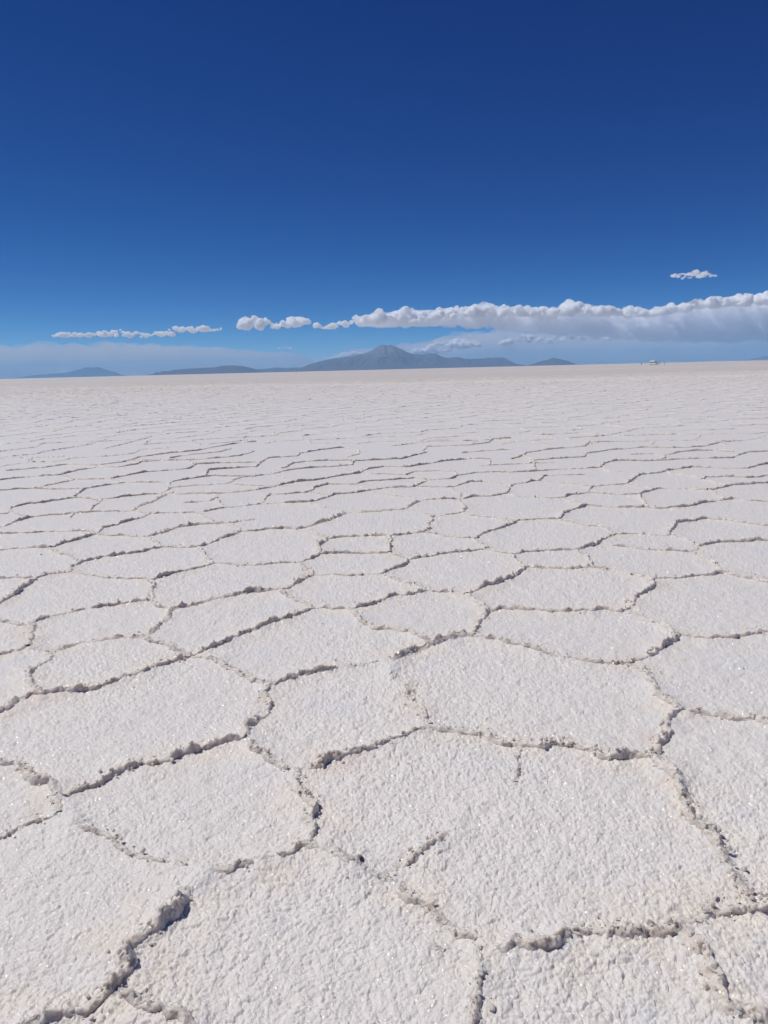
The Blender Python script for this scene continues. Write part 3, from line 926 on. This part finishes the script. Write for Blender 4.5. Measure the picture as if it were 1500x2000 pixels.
def salt_mat(name, ridge=False):
    m, nt, b = new_mat(name)
    N, L = nt.nodes.new, nt.links.new

    def noise(scale, detail=4, rough=.55, vec=None):
        n = N('ShaderNodeTexNoise'); n.inputs['Scale'].default_value = scale
        n.inputs['Detail'].default_value = detail; n.inputs['Roughness'].default_value = rough
        L(vec or tc.outputs['Object'], n.inputs['Vector'])
        return n.outputs[0]

    def mix(fac, a, bcol, mode='MIX'):
        x = N('ShaderNodeMixRGB'); x.blend_type = mode
        if isinstance(fac, float): x.inputs[0].default_value = fac
        else: L(fac, x.inputs[0])
        for k, c in ((1, a), (2, bcol)):
            if isinstance(c, tuple): x.inputs[k].default_value = (*c, 1)
            else: L(c, x.inputs[k])
        return x.outputs[0]

    def ramp(v, lo, hi):
        r = N('ShaderNodeMapRange'); r.inputs['From Min'].default_value = lo; r.inputs['From Max'].default_value = hi
        r.interpolation_type = 'SMOOTHSTEP'
        L(v, r.inputs['Value']); return r.outputs[0]

    def math_(op, a, b_=None):
        x = N('ShaderNodeMath'); x.operation = op
        for k, c in ((0, a), (1, b_)):
            if c is None: continue
            if isinstance(c, float): x.inputs[k].default_value = c
            else: L(c, x.inputs[k])
        return x.outputs[0]
    tc = N('ShaderNodeTexCoord')
    white, cream, grey, pink = (0.755, 0.710, 0.663), (0.765, 0.69, 0.59), (0.685, 0.685, 0.695), (0.69, 0.565, 0.475)
    if ridge:
        col = mix(ramp(noise(9.0, 5), .35, .7), (0.71, 0.64, 0.565), (0.60, 0.52, 0.435))
        col = mix(ramp(noise(55.0, 3), .45, .65), col, (0.76, 0.70, 0.635))
        col = mix(math_('MULTIPLY', ramp(noise(2.3, 3), .55, .75), .5), col, pink)
    else:
        col = mix(ramp(noise(1.1, 3), .38, .62), white, (0.755, 0.712, 0.664))
        col = mix(math_('MULTIPLY', ramp(noise(2.6, 4), .52, .75), .55), col, grey)
        at = N('ShaderNodeAttribute'); at.attribute_name = 'stain'
        sv = math_('MULTIPLY', ramp(at.outputs['Fac'], .3, 1.0), ramp(noise(5.0, 5), .40, .68))
        col = mix(math_('MULTIPLY', sv, .75), col, cream)
        sv2 = math_('MULTIPLY', ramp(at.outputs['Fac'], .5, 1.0), ramp(noise(3.1, 4), .56, .74))
        col = mix(math_('MULTIPLY', sv2, .6), col, pink)
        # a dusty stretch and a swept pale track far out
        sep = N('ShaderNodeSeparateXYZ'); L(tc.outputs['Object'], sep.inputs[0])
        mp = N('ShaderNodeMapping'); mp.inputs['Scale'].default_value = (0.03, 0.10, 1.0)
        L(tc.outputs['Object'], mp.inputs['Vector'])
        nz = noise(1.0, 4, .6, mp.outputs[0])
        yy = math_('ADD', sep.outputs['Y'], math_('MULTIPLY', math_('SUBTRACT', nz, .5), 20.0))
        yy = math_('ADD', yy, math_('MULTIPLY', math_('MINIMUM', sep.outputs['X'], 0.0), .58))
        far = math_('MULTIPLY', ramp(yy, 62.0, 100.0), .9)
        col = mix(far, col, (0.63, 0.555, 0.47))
        tr = math_('MULTIPLY', ramp(yy, 57.0, 62.0), math_('SUBTRACT', 1.0, ramp(yy, 68.0, 75.0)))
        col = mix(math_('MULTIPLY', tr, .9), col, (0.86, 0.81, 0.76))
        mp2 = N('ShaderNodeMapping'); mp2.inputs['Scale'].default_value = (0.0012, 0.008, 1.0)
        L(tc.outputs['Object'], mp2.inputs['Vector'])
        mp3 = N('ShaderNodeMapping'); mp3.inputs['Scale'].default_value = (0.18, 0.55, 1.0)
        L(tc.outputs['Object'], mp3.inputs['Vector'])
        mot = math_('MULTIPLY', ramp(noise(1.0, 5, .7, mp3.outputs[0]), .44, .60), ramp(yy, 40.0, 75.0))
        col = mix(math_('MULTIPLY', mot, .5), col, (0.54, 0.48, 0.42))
        st = math_('MULTIPLY', ramp(noise(1.0, 4, .65, mp2.outputs[0]), .50, .64), ramp(sep.outputs['Y'], 120.0, 240.0))
        col = mix(math_('MULTIPLY', st, .8), col, (0.76, 0.70, 0.64))
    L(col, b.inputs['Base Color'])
    b.inputs['Roughness'].default_value = 0.62
    b.inputs['Specular IOR Level'].default_value = 0.45
    b.inputs['Subsurface Weight'].default_value = 0.9 if ridge else 0.35
    b.inputs['Subsurface Radius'].default_value = (1.0, 0.85, 0.7)
    b.inputs['Subsurface Scale'].default_value = 0.018 if ridge else 0.010
    # crystal faces: every small cell tilts its own way under a thin clear coat and flashes now and then
    vo = N('ShaderNodeTexVoronoi'); vo.inputs['Scale'].default_value = 260.0
    L(tc.outputs['Object'], vo.inputs['Vector'])
    sub = N('ShaderNodeVectorMath'); sub.operation = 'SUBTRACT'; sub.inputs[1].default_value = (.5, .5, .5)
    L(vo.outputs['Color'], sub.inputs[0])
    scl = N('ShaderNodeVectorMath'); scl.operation = 'SCALE'; scl.inputs['Scale'].default_value = 1.1
    L(sub.outputs[0], scl.inputs[0])
    ge = N('ShaderNodeNewGeometry')
    add = N('ShaderNodeVectorMath'); add.operation = 'ADD'
    L(ge.outputs['Normal'], add.inputs[0]); L(scl.outputs[0], add.inputs[1])
    nm = N('ShaderNodeVectorMath'); nm.operation = 'NORMALIZE'; L(add.outputs[0], nm.inputs[0])
    b.inputs['Coat Weight'].default_value = 0.24
    b.inputs['Coat Roughness'].default_value = 0.16
    b.inputs['Coat IOR'].default_value = 1.5
    L(nm.outputs[0], b.inputs['Coat Normal'])
    # finest grain
    bp = N('ShaderNodeBump'); bp.inputs['Strength'].default_value = 0.7; bp.inputs['Distance'].default_value = 0.004 if ridge else 0.0025
    L(noise(260.0, 4, .6), bp.inputs['Height'])
    L(bp.outputs[0], b.inputs['Normal'])
    return m


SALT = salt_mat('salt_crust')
CRUST = salt_mat('ridge_salt', True)
flat_o = link('salt_flat', me, SALT)
tag(flat_o, None, None, None, 'structure')

# ---- the ridges: broken, lifted crust standing along the cracks
VP, FQ, off = [], [], 0
for (w, q, nrm, hn, ww, lean, r, ds, flip) in LINES:
    nc = 25 if r < 2.2 else 15 if r < 3.5 else (9 if r < 10 else 5)
    n = len(q)
    s = np.linspace(-1, 1, nc)
    hw = (0.021 * ww * (0.6 + 0.4 * w))[:, None]
    H = (0.0205 * (1.0 if r < 4 else 0.88 if r < 6 else 0.70 if r < 12 else 0.95) * (0.35 + 0.65 * min(w, 1.5)) * hn)[:, None]
    dirn = np.where(nrm @ np.array([0.5, -0.87]) > 0, 1.0, -1.0) * flip
    s2 = s[None] * np.median(dirn)                      # one plate rides up over its neighbour: a slow rise, then a steep lip
    prof = np.where(s2 < .3, np.clip((s2 + 1) / 1.3, 0, 1) ** 1.5, np.clip((1 - s2) / .7, 0, 1) ** .75)
    z = H * prof - 0.010 * (np.abs(s)[None] ** 5) + 0.001
    u = s[None] * hw + lean[:, None] * 0.5 * H * prof
    px = q[:, 0, None] + nrm[:, 0, None] * u
    py = q[:, 1, None] + nrm[:, 1, None] * u
    base = np.zeros_like(px)
    if r < 12:
        base = 0.013 * np.clip(1 - np.abs(u) / .17, 0, 1) ** 2 * min(w + .3, 1.4) * (0.6 + 0.8 * vnoise(px / .15, py / .15, seed=58)) \
            + 0.006 * fbm(px / .45, py / .45, octs=3, seed=53) + .002
    if r < 14:
        sc_ = 0.021
        a = (0.0115 if r < 5 else 0.014) * min(1.0, 0.5 + 0.5 * w)
        body = 0.25 + 0.75 * prof
        nx_ = fbm(px / sc_, py / sc_, z / sc_, octs=3, seed=61, gain=.7) * body
        ny_ = fbm(px / sc_, py / sc_, z / sc_, octs=3, seed=62, gain=.7) * body
        nz_ = fbm(px / sc_, py / sc_, z / sc_, octs=3, seed=63, gain=.7) * body
        if r < 4:
            body = body * 0.0055
            px = px + body * fbm(px / .008, py / .008, z / .008, octs=2, seed=64)
            py = py + body * fbm(px / .008, py / .008, z / .008, octs=2, seed=65)
            z = z + body * fbm(px / .008, py / .008, z / .008, octs=2, seed=66)
        px = px + a * nx_; py = py + a * ny_; z = z + a * 0.9 * nz_
    z = z + base
    VP.append(np.stack([px, py, z], -1).reshape(-1, 3))
    i = np.arange(n * nc).reshape(n, nc) + off
    FQ.append(np.stack([i[:-1, :-1], i[1:, :-1], i[1:, 1:], i[:-1, 1:]], -1).reshape(-1, 4))
    off += n * nc
me = grid_mesh('salt_ridges', np.concatenate(VP), np.concatenate(FQ))
print('ridges', off)
tag(link('salt_ridges', me, CRUST), 'net of broken salt ridges between the polygon plates', None, None, 'stuff')

# ---- crumbs and splinters of crust along them
BV, BF = ico(1)
BV2, BF2 = ico(2)
VP, FQ, off = [], [], 0
for (w, q, nrm, hn, ww, lean, r, ds, flip) in LINES:
    if r > 14: continue
    L = ds * len(q)
    dens = 150 if r < 3 else (95 if r < 6 else 30)
    n = int(L * dens * (0.35 + 0.65 * w))
    if n == 0: continue
    k = RNG.integers(0, len(q), n)
    k = k[RNG.random(n) < np.clip(hn[k] + .15, 0, 1)]
    n = len(k)
    if n == 0: continue
    o = RNG.normal(0, 0.016, n) * (0.6 + 0.4 * w)
    c = q[k] + nrm[k] * o[:, None]
    size = np.exp(RNG.normal(math.log(0.0026), 0.5, n)) * (0.75 + 0.4 * w)
    size = np.clip(size, 0.0014, 0.0072)
    top = 0.0190 * (0.35 + 0.65 * w) * hn[k] * np.clip(1 - (np.abs(o) / 0.024) ** 1.7, 0, 1) + 0.012
    big = r < 3
    V0, F0 = (BV2, BF2) if big else (BV, BF)
    e = RNG.normal(0, 1, (n, 3, 3))
    Q, _ = np.linalg.qr(e)
    sc = RNG.uniform(.55, 1.3, (n, 3)) * size[:, None]
    loc = V0[None] * (1 + 0.33 * RNG.normal(0, 1, (n, len(V0), 1)) * (0.45 if big else 1))
    loc = loc * sc[:, None, :]
    loc = np.einsum('nij,nvj->nvi', Q, loc)
    pos = np.concatenate([c, (top + size * 0.15)[:, None]], 1)
    pos[:, 2] += 0.006 * fbm(c[:, 0] / .45, c[:, 1] / .45, octs=3, seed=53)
    P = loc + pos[:, None, :]
    VP.append(P.reshape(-1, 3))
    FQ.append((F0[None] + (np.arange(n) * len(V0))[:, None, None]).reshape(-1, 3) + off)
    off += n * len(V0)
# loose crumbs out on the plates
n = 160
c = np.stack([RNG.uniform(-3.5, 3.5, n), RNG.uniform(.8, 6.0, n)], 1)
size = np.clip(np.exp(RNG.normal(math.log(0.003), 0.4, n)), .0015, .007)
e = RNG.normal(0, 1, (n, 3, 3)); Q, _ = np.linalg.qr(e)
loc = BV[None] * (1 + 0.3 * RNG.normal(0, 1, (n, len(BV), 1))) * (RNG.uniform(.5, 1.3, (n, 3)) * size[:, None])[:, None, :]
loc = np.einsum('nij,nvj->nvi', Q, loc)
z = salt_height(c[:, 0], c[:, 1], np.full(n, 5.0))
P = loc + np.concatenate([c, (z + size * .3)[:, None]], 1)[:, None, :]
VP.append(P.reshape(-1, 3)); FQ.append((BF[None] + (np.arange(n) * len(BV))[:, None, None]).reshape(-1, 3) + off)
me = grid_mesh('salt_crumbs', np.concatenate(VP), np.concatenate(FQ), False)
print('crumbs', len(me.vertices))
tag(link('salt_crumbs', me, CRUST), 'loose crumbs of salt crust along the ridges', None, None, 'stuff')
# ------------------------------------------------------------------ vehicles and people far out on the salt
def lathe_x(profile, n=20):
    """closed solid of revolution about the X axis: (x, radius) pairs"""
    bm = bmesh.new()
    rings = [[bm.verts.new((x, r * math.cos(2 * math.pi * i / n), r * math.sin(2 * math.pi * i / n))) for i in range(n)] for x, r in profile]
    for a, b in zip(rings, rings[1:]):
        for i in range(n):
            bm.faces.new((a[i], a[(i + 1) % n], b[(i + 1) % n], b[i]))
    bm.faces.new(rings[0][::-1]); bm.faces.new(rings[-1])
    bmesh.ops.recalc_face_normals(bm, faces=bm.faces)
    return bm


def box_bm(*boxes, bevel=0.02):
    bm = bmesh.new()
    for (x0, x1, y0, y1, z0, z1) in boxes:
        v = [bm.verts.new((x, y, z)) for x in (x0, x1) for y in (y0, y1) for z in (z0, z1)]
        for f in ((0, 1, 3, 2), (4, 6, 7, 5), (0, 4, 5, 1), (2, 3, 7, 6), (0, 2, 6, 4), (1, 5, 7, 3)):
            bm.faces.new([v[i] for i in f])
    bmesh.ops.recalc_face_normals(bm, faces=bm.faces)
    if bevel:
        bmesh.ops.bevel(bm, geom=list(bm.edges), offset=bevel, segments=2, affect='EDGES', profile=.6)
    return bm


def extrude_bm(outline, halfs):
    """side outline (y, z) given width: halfs = half width at each outline point (tumblehome)"""
    bm = bmesh.new()
    L = [bm.verts.new((-h, y, z)) for (y, z), h in zip(outline, halfs)]
    R = [bm.verts.new((h, y, z)) for (y, z), h in zip(outline, halfs)]
    n = len(L)
    for i in range(n):
        j = (i + 1) % n
        bm.faces.new((L[i], L[j], R[j], R[i]))
    bm.faces.new(L[::-1]); bm.faces.new(R)
    bmesh.ops.recalc_face_normals(bm, faces=bm.faces)
    bmesh.ops.bevel(bm, geom=[e for e in bm.edges], offset=0.035, segments=2, affect='EDGES', profile=.6)
    return bm


def quad_solid(corners, thick, nrm):
    bm = bmesh.new()
    n = Vector(nrm).normalized() * thick
    a = [bm.verts.new(c) for c in corners]; b = [bm.verts.new(Vector(c) + n) for c in corners]
    k = len(a)
    for i in range(k): bm.faces.new((a[i], a[(i + 1) % k], b[(i + 1) % k], b[i]))
    bm.faces.new(a[::-1]); bm.faces.new(b)
    bmesh.ops.recalc_face_normals(bm, faces=bm.faces)
    return bm


def part(name, bm, mat, parent, loc=(0, 0, 0), smooth=False):
    me = bpy.data.meshes.new(name)
    bm.to_mesh(me); bm.free()
    for p in me.polygons: p.use_smooth = smooth
    o = link(name, me, mat, parent)
    o.location = loc
    return o


paint = simple_mat('white_paint', (0.87, 0.87, 0.86), 0.28, var=.02)
glass = simple_mat('tinted_glass', (0.012, 0.014, 0.017), 0.06, var=.1)
rubber = simple_mat('tyre_rubber', (0.025, 0.024, 0.023), 0.85)
steel = simple_mat('wheel_steel', (0.45, 0.45, 0.44), 0.35, .8)
black = simple_mat('black_trim', (0.03, 0.03, 0.03), 0.55)
lamp = simple_mat('lamp_lens', (0.75, 0.75, 0.72), 0.1, var=.03)
redl = simple_mat('tail_lens', (0.45, 0.02, 0.015), 0.2, var=.05)


def make_van():
    """high-roofed minibus, nose towards +Y"""
    root = empty('van', (0, 0, 0))
    lo = [(-2.62, .45), (-2.66, .9), (-2.62, 1.32), (1.75, 1.32), (2.42, 1.16), (2.62, .95), (2.64, .5), (2.2, .36), (-2.3, .36)]
    hi = [(-2.61, 1.32), (-2.55, 2.44), (-2.35, 2.66), (.70, 2.66), (1.05, 2.50), (1.78, 1.32)]
    part('body', extrude_bm(lo, [.94, .97, .96, .96, .93, .90, .90, .90, .90]), paint, root)
    part('cabin', extrude_bm(hi, [.93, .86, .78, .78, .80, .93]), paint, root)
    for s in (-1, 1):
        for y0, y1, t0, t1 in ((-2.45, -1.52, -2.42, -1.52), (-1.44, -.44, -1.44, -.44), (-.36, .58, -.36, .56), (.68, 1.52, .68, 1.22)):
            x0, x1 = s * .926, s * .885
            c = [(x0, y0, 1.38), (x0, y1, 1.38), (x1, t1, 1.84), (x1, t0, 1.84)]
            part('side_window', quad_solid(c, .024, (s, 0, .1)), glass, root)
        for y in (-1.65, 1.62):
            w = part('wheel', lathe_x([(-.11, .20), (-.12, .30), (-.10, .35), (.10, .35), (.12, .30), (.11, .20)]), rubber, root, (s * .85, y, .35), True)
            part('rim', lathe_x([(-.05, .05), (-.04, .19), (.04, .20), (.045, .08), (.07, .05)] if s > 0 else [(-.07, .05), (-.045, .08), (-.04, .20), (.04, .19), (.05, .05)]),
                 steel, w, (s * .08, 0, 0), True)
        part('headlight', box_bm((-.17, .17, -.05, .05, -.09, .09), bevel=.03), lamp, root, (s * .66, 2.60, .84))
        part('tail_light', box_bm((-.06, .06, -.02, .02, -.22, .22), bevel=.01), redl, root, (s * .84, -2.665, 1.02))
        part('mirror', box_bm((-.09, .09, -.05, .05, -.14, .14), bevel=.03), black, root, (s * 1.08, 1.52, 1.46))
        part('door_handle', box_bm((-.015, .015, -.08, .08, -.02, .02), bevel=.006), black, root, (s * .975, .62, 1.08))
    part('windscreen', quad_solid([(-.82, 1.745, 1.40), (.82, 1.745, 1.40), (.72, 1.15, 2.27), (-.72, 1.15, 2.27)], .03, (0, .83, .56)), glass, root)
    part('rear_window', quad_solid([(-.72, -2.612, 1.42), (.72, -2.612, 1.42), (.68, -2.575, 2.05), (-.68, -2.575, 2.05)], -.025, (0, .99, -.1)), glass, root)
    part('front_bumper', box_bm((-.90, .90, 2.60, 2.76, .38, .62), bevel=.04), black, root)
    part('rear_bumper', box_bm((-.90, .90, -2.78, -2.62, .38, .56), bevel=.04), black, root)
    part('grille', box_bm((-.44, .44, 2.61, 2.655, .72, .94), bevel=.01), black, root)
    return root


def copy_tree(o, parent=None):
    c = o.copy(); COL.objects.link(c)
    if parent is not None: c.parent = parent
    for ch in [x for x in bpy.data.objects if x.parent == o]: copy_tree(ch, c)
    return c


def spot(x, dist):
    """ground point in photograph column x, dist metres out"""
    for _ in range(1):
        az = math.atan2(ray(x, 708)[0], ray(x, 708)[1])
    return Vector((math.sin(az) * dist, math.cos(az) * dist, 0.0))


VAN_D = 490.0
car = make_van()
car.location = spot(1277, VAN_D)
car.rotation_euler = (0, 0, math.radians(-142))
car.scale = (.92, .92, .98)
tag(car, 'white van with dark windows parked beside people on the right skyline', 'van', 'white vans out on the salt')
car2 = copy_tree(car)
car2.location = spot(576, 1250.0)
car2.rotation_euler = (0, 0, math.radians(-140))
tag(car2, 'tiny white van on the horizon below the left foot of the volcano', 'van', 'white vans out on the salt')


# ---- people: one skinned body each
def make_person(stance, loc, rz, label, top, legs, hair_c):
    """stance: joint table; the body is one continuous surface grown round it"""
    V, E, Rd = [], [], []

    def v(p, r, parent=None):
        V.append(p); Rd.append(r)
        if parent is not None: E.append((parent, len(V) - 1))
        return len(V) - 1
    s = stance
    pel = v((0, 0, .93), .135)
    wa = v((0, .005, 1.08), .118, pel)
    ch = v((0, .01, 1.28), .145, wa)
    nb = v((0, 0, 1.45), .07, ch)
    nk = v((0, .012, 1.52), .052, nb)
    h1 = v((0, .03, 1.60), .078, nk)
    h2 = v((0, .025, 1.67), .092, h1)
    v((0, .015, 1.735), .066, h2)
    v((0, .115, 1.625), .012, h1)                         # nose
    for sd in (-1, 1):
        hip = v((sd * .095, 0, .88), .095, pel)
        fx, fy = s['foot'][0 if sd < 0 else 1]
        kn = v((sd * .10 + fx * .5, fy * .5 + .02, .49), .058, hip)
        an = v((sd * .10 + fx, fy, .09), .042, kn)
        hl = v((sd * .10 + fx, fy + .05, .045), .042, an)
        v((sd * .11 + fx, fy + .19, .035), .034, hl)
        sh = v((sd * .185, 0, 1.40), .062, ch)
        e = s['elbow'][0 if sd < 0 else 1]; h = s['hand'][0 if sd < 0 else 1]
        el = v((sd * e[0], e[1], e[2]), .042, sh)
        wr = v((sd * h[0], h[1], h[2]), .029, el)
        d = (Vector((sd * h[0], h[1], h[2])) - Vector((sd * e[0], e[1], e[2]))).normalized()
        side = d.cross(Vector((1, 0, 0)))
        side = side.normalized() if side.length > .1 else Vector((0, 1, 0))
        palm = Vector((sd * h[0], h[1], h[2])) + d * .075
        pa = v(tuple(palm), .030, wr)
        for k, ln in enumerate((.070, .080, .075, .058)):
            o = side * (.030 - .020 * k)
            m_ = v(tuple(palm + d * (.015 + ln * .5) + o), .009, pa)
            v(tuple(palm + d * (.015 + ln * .95) + o + Vector((-sd * .012, 0, 0))), .008, m_)
        t1 = v(tuple(Vector((sd * h[0], h[1], h[2])) + d * .04 + side * .045), .011, wr)
        v(tuple(Vector((sd * h[0], h[1], h[2])) + d * .075 + side * .06), .009, t1)
    me = bpy.data.meshes.new('person'); me.from_pydata(V, E, []); me.update()
    o = bpy.data.objects.new('person', me); COL.objects.link(o)
    sk = o.modifiers.new('skin', 'SKIN'); sk.use_smooth_shade = True
    for i, r in enumerate(Rd):
        me.skin_vertices[0].data[i].radius = (r, r * (.78 if i in (0, 1, 2) else 1.0))
    me.skin_vertices[0].data[0].use_root = True
    sb = o.modifiers.new('smooth', 'SUBSURF'); sb.levels = 1; sb.render_levels = 1
    dg = bpy.context.evaluated_depsgraph_get()
    m2 = bpy.data.meshes.new_from_object(o.evaluated_get(dg))
    o.modifiers.clear()
    o.data = m2; m2.name = 'person'
    m2.materials.clear()
    for mt in (skin_m, top, legs, shoe_m): m2.materials.append(mt)
    for p in m2.polygons:
        z = p.center.z; x = abs(p.center.x)
        armhand = x > .17 and any(abs(p.center.z - hh[2]) < .14 and (Vector((p.center.x, p.center.y, p.center.z)) - Vector((math.copysign(hh[0], p.center.x), hh[1], hh[2]))).length < .17
                                  and p.center.z < hh[2] + .03 for hh in s['hand'])
        p.material_index = 0 if (z > 1.50 or armhand) else (1 if z > .92 or x > .23 else (3 if z < .09 else 2))
        p.use_smooth = True
    o.location = loc; o.rotation_euler = (0, 0, rz)
    tag(o, label, 'person', 'people standing round the parked van')
    bm = bmesh.new(); bmesh.ops.create_icosphere(bm, subdivisions=3, radius=1)
    for vv in bm.verts:
        vv.co = Vector((vv.co.x * .088, vv.co.y * .102 - .012, vv.co.z * .10 + 1.695))
    bmesh.ops.delete(bm, geom=[f for f in bm.verts if f.co.z < 1.60 or (f.co.y > .045 and f.co.z < 1.70)], context='VERTS')
    hm_ = part('hair', bm, hair_c, o, smooth=True)
    sol = hm_.modifiers.new('thick', 'SOLIDIFY'); sol.thickness = .014
    return o


skin_m = simple_mat('skin', (0.42, 0.26, 0.18), .55, var=.05)
shoe_m = simple_mat('shoes', (0.05, 0.045, 0.04), .7)
navy = simple_mat('navy_jacket', (0.025, 0.03, 0.055), .8)
charcoal = simple_mat('charcoal_jacket', (0.04, 0.035, 0.04), .8)
plum = simple_mat('plum_jacket', (0.085, 0.05, 0.065), .8)
jeans = simple_mat('jeans', (0.03, 0.04, 0.075), .85)
trousers = simple_mat('dark_trousers', (0.03, 0.028, 0.028), .85)
hair_m = simple_mat('dark_hair', (0.018, 0.013, 0.01), .6)
REST = dict(foot=((0, 0), (0, .03)), elbow=((.25, -.03, 1.14), (.25, -.03, 1.14)), hand=((.25, .06, .90), (.25, .06, .90)))
STRIDE = dict(foot=((0, .24), (0, -.22)), elbow=((.25, -.10, 1.15), (.25, .06, 1.14)), hand=((.24, -.06, .90), (.24, .24, .98)))
PHONE = dict(foot=((-.06, .02), (.06, -.02)), elbow=((.26, .05, 1.14), (.26, .05, 1.14)), hand=((.14, .32, 1.30), (.14, .32, 1.30)))
make_person(REST, spot(1253, VAN_D - 14), math.radians(200), 'person in grey clothes standing alone left of the white van', charcoal, trousers, hair_m)
make_person(PHONE, spot(1288, VAN_D - 6), math.radians(150), 'person in dark clothes standing just in front of the white van', navy, jeans, hair_m)
make_person(STRIDE, spot(1298, VAN_D - 10), math.radians(80), 'person in dark clothes farthest right of the white van', plum, trousers, hair_m)
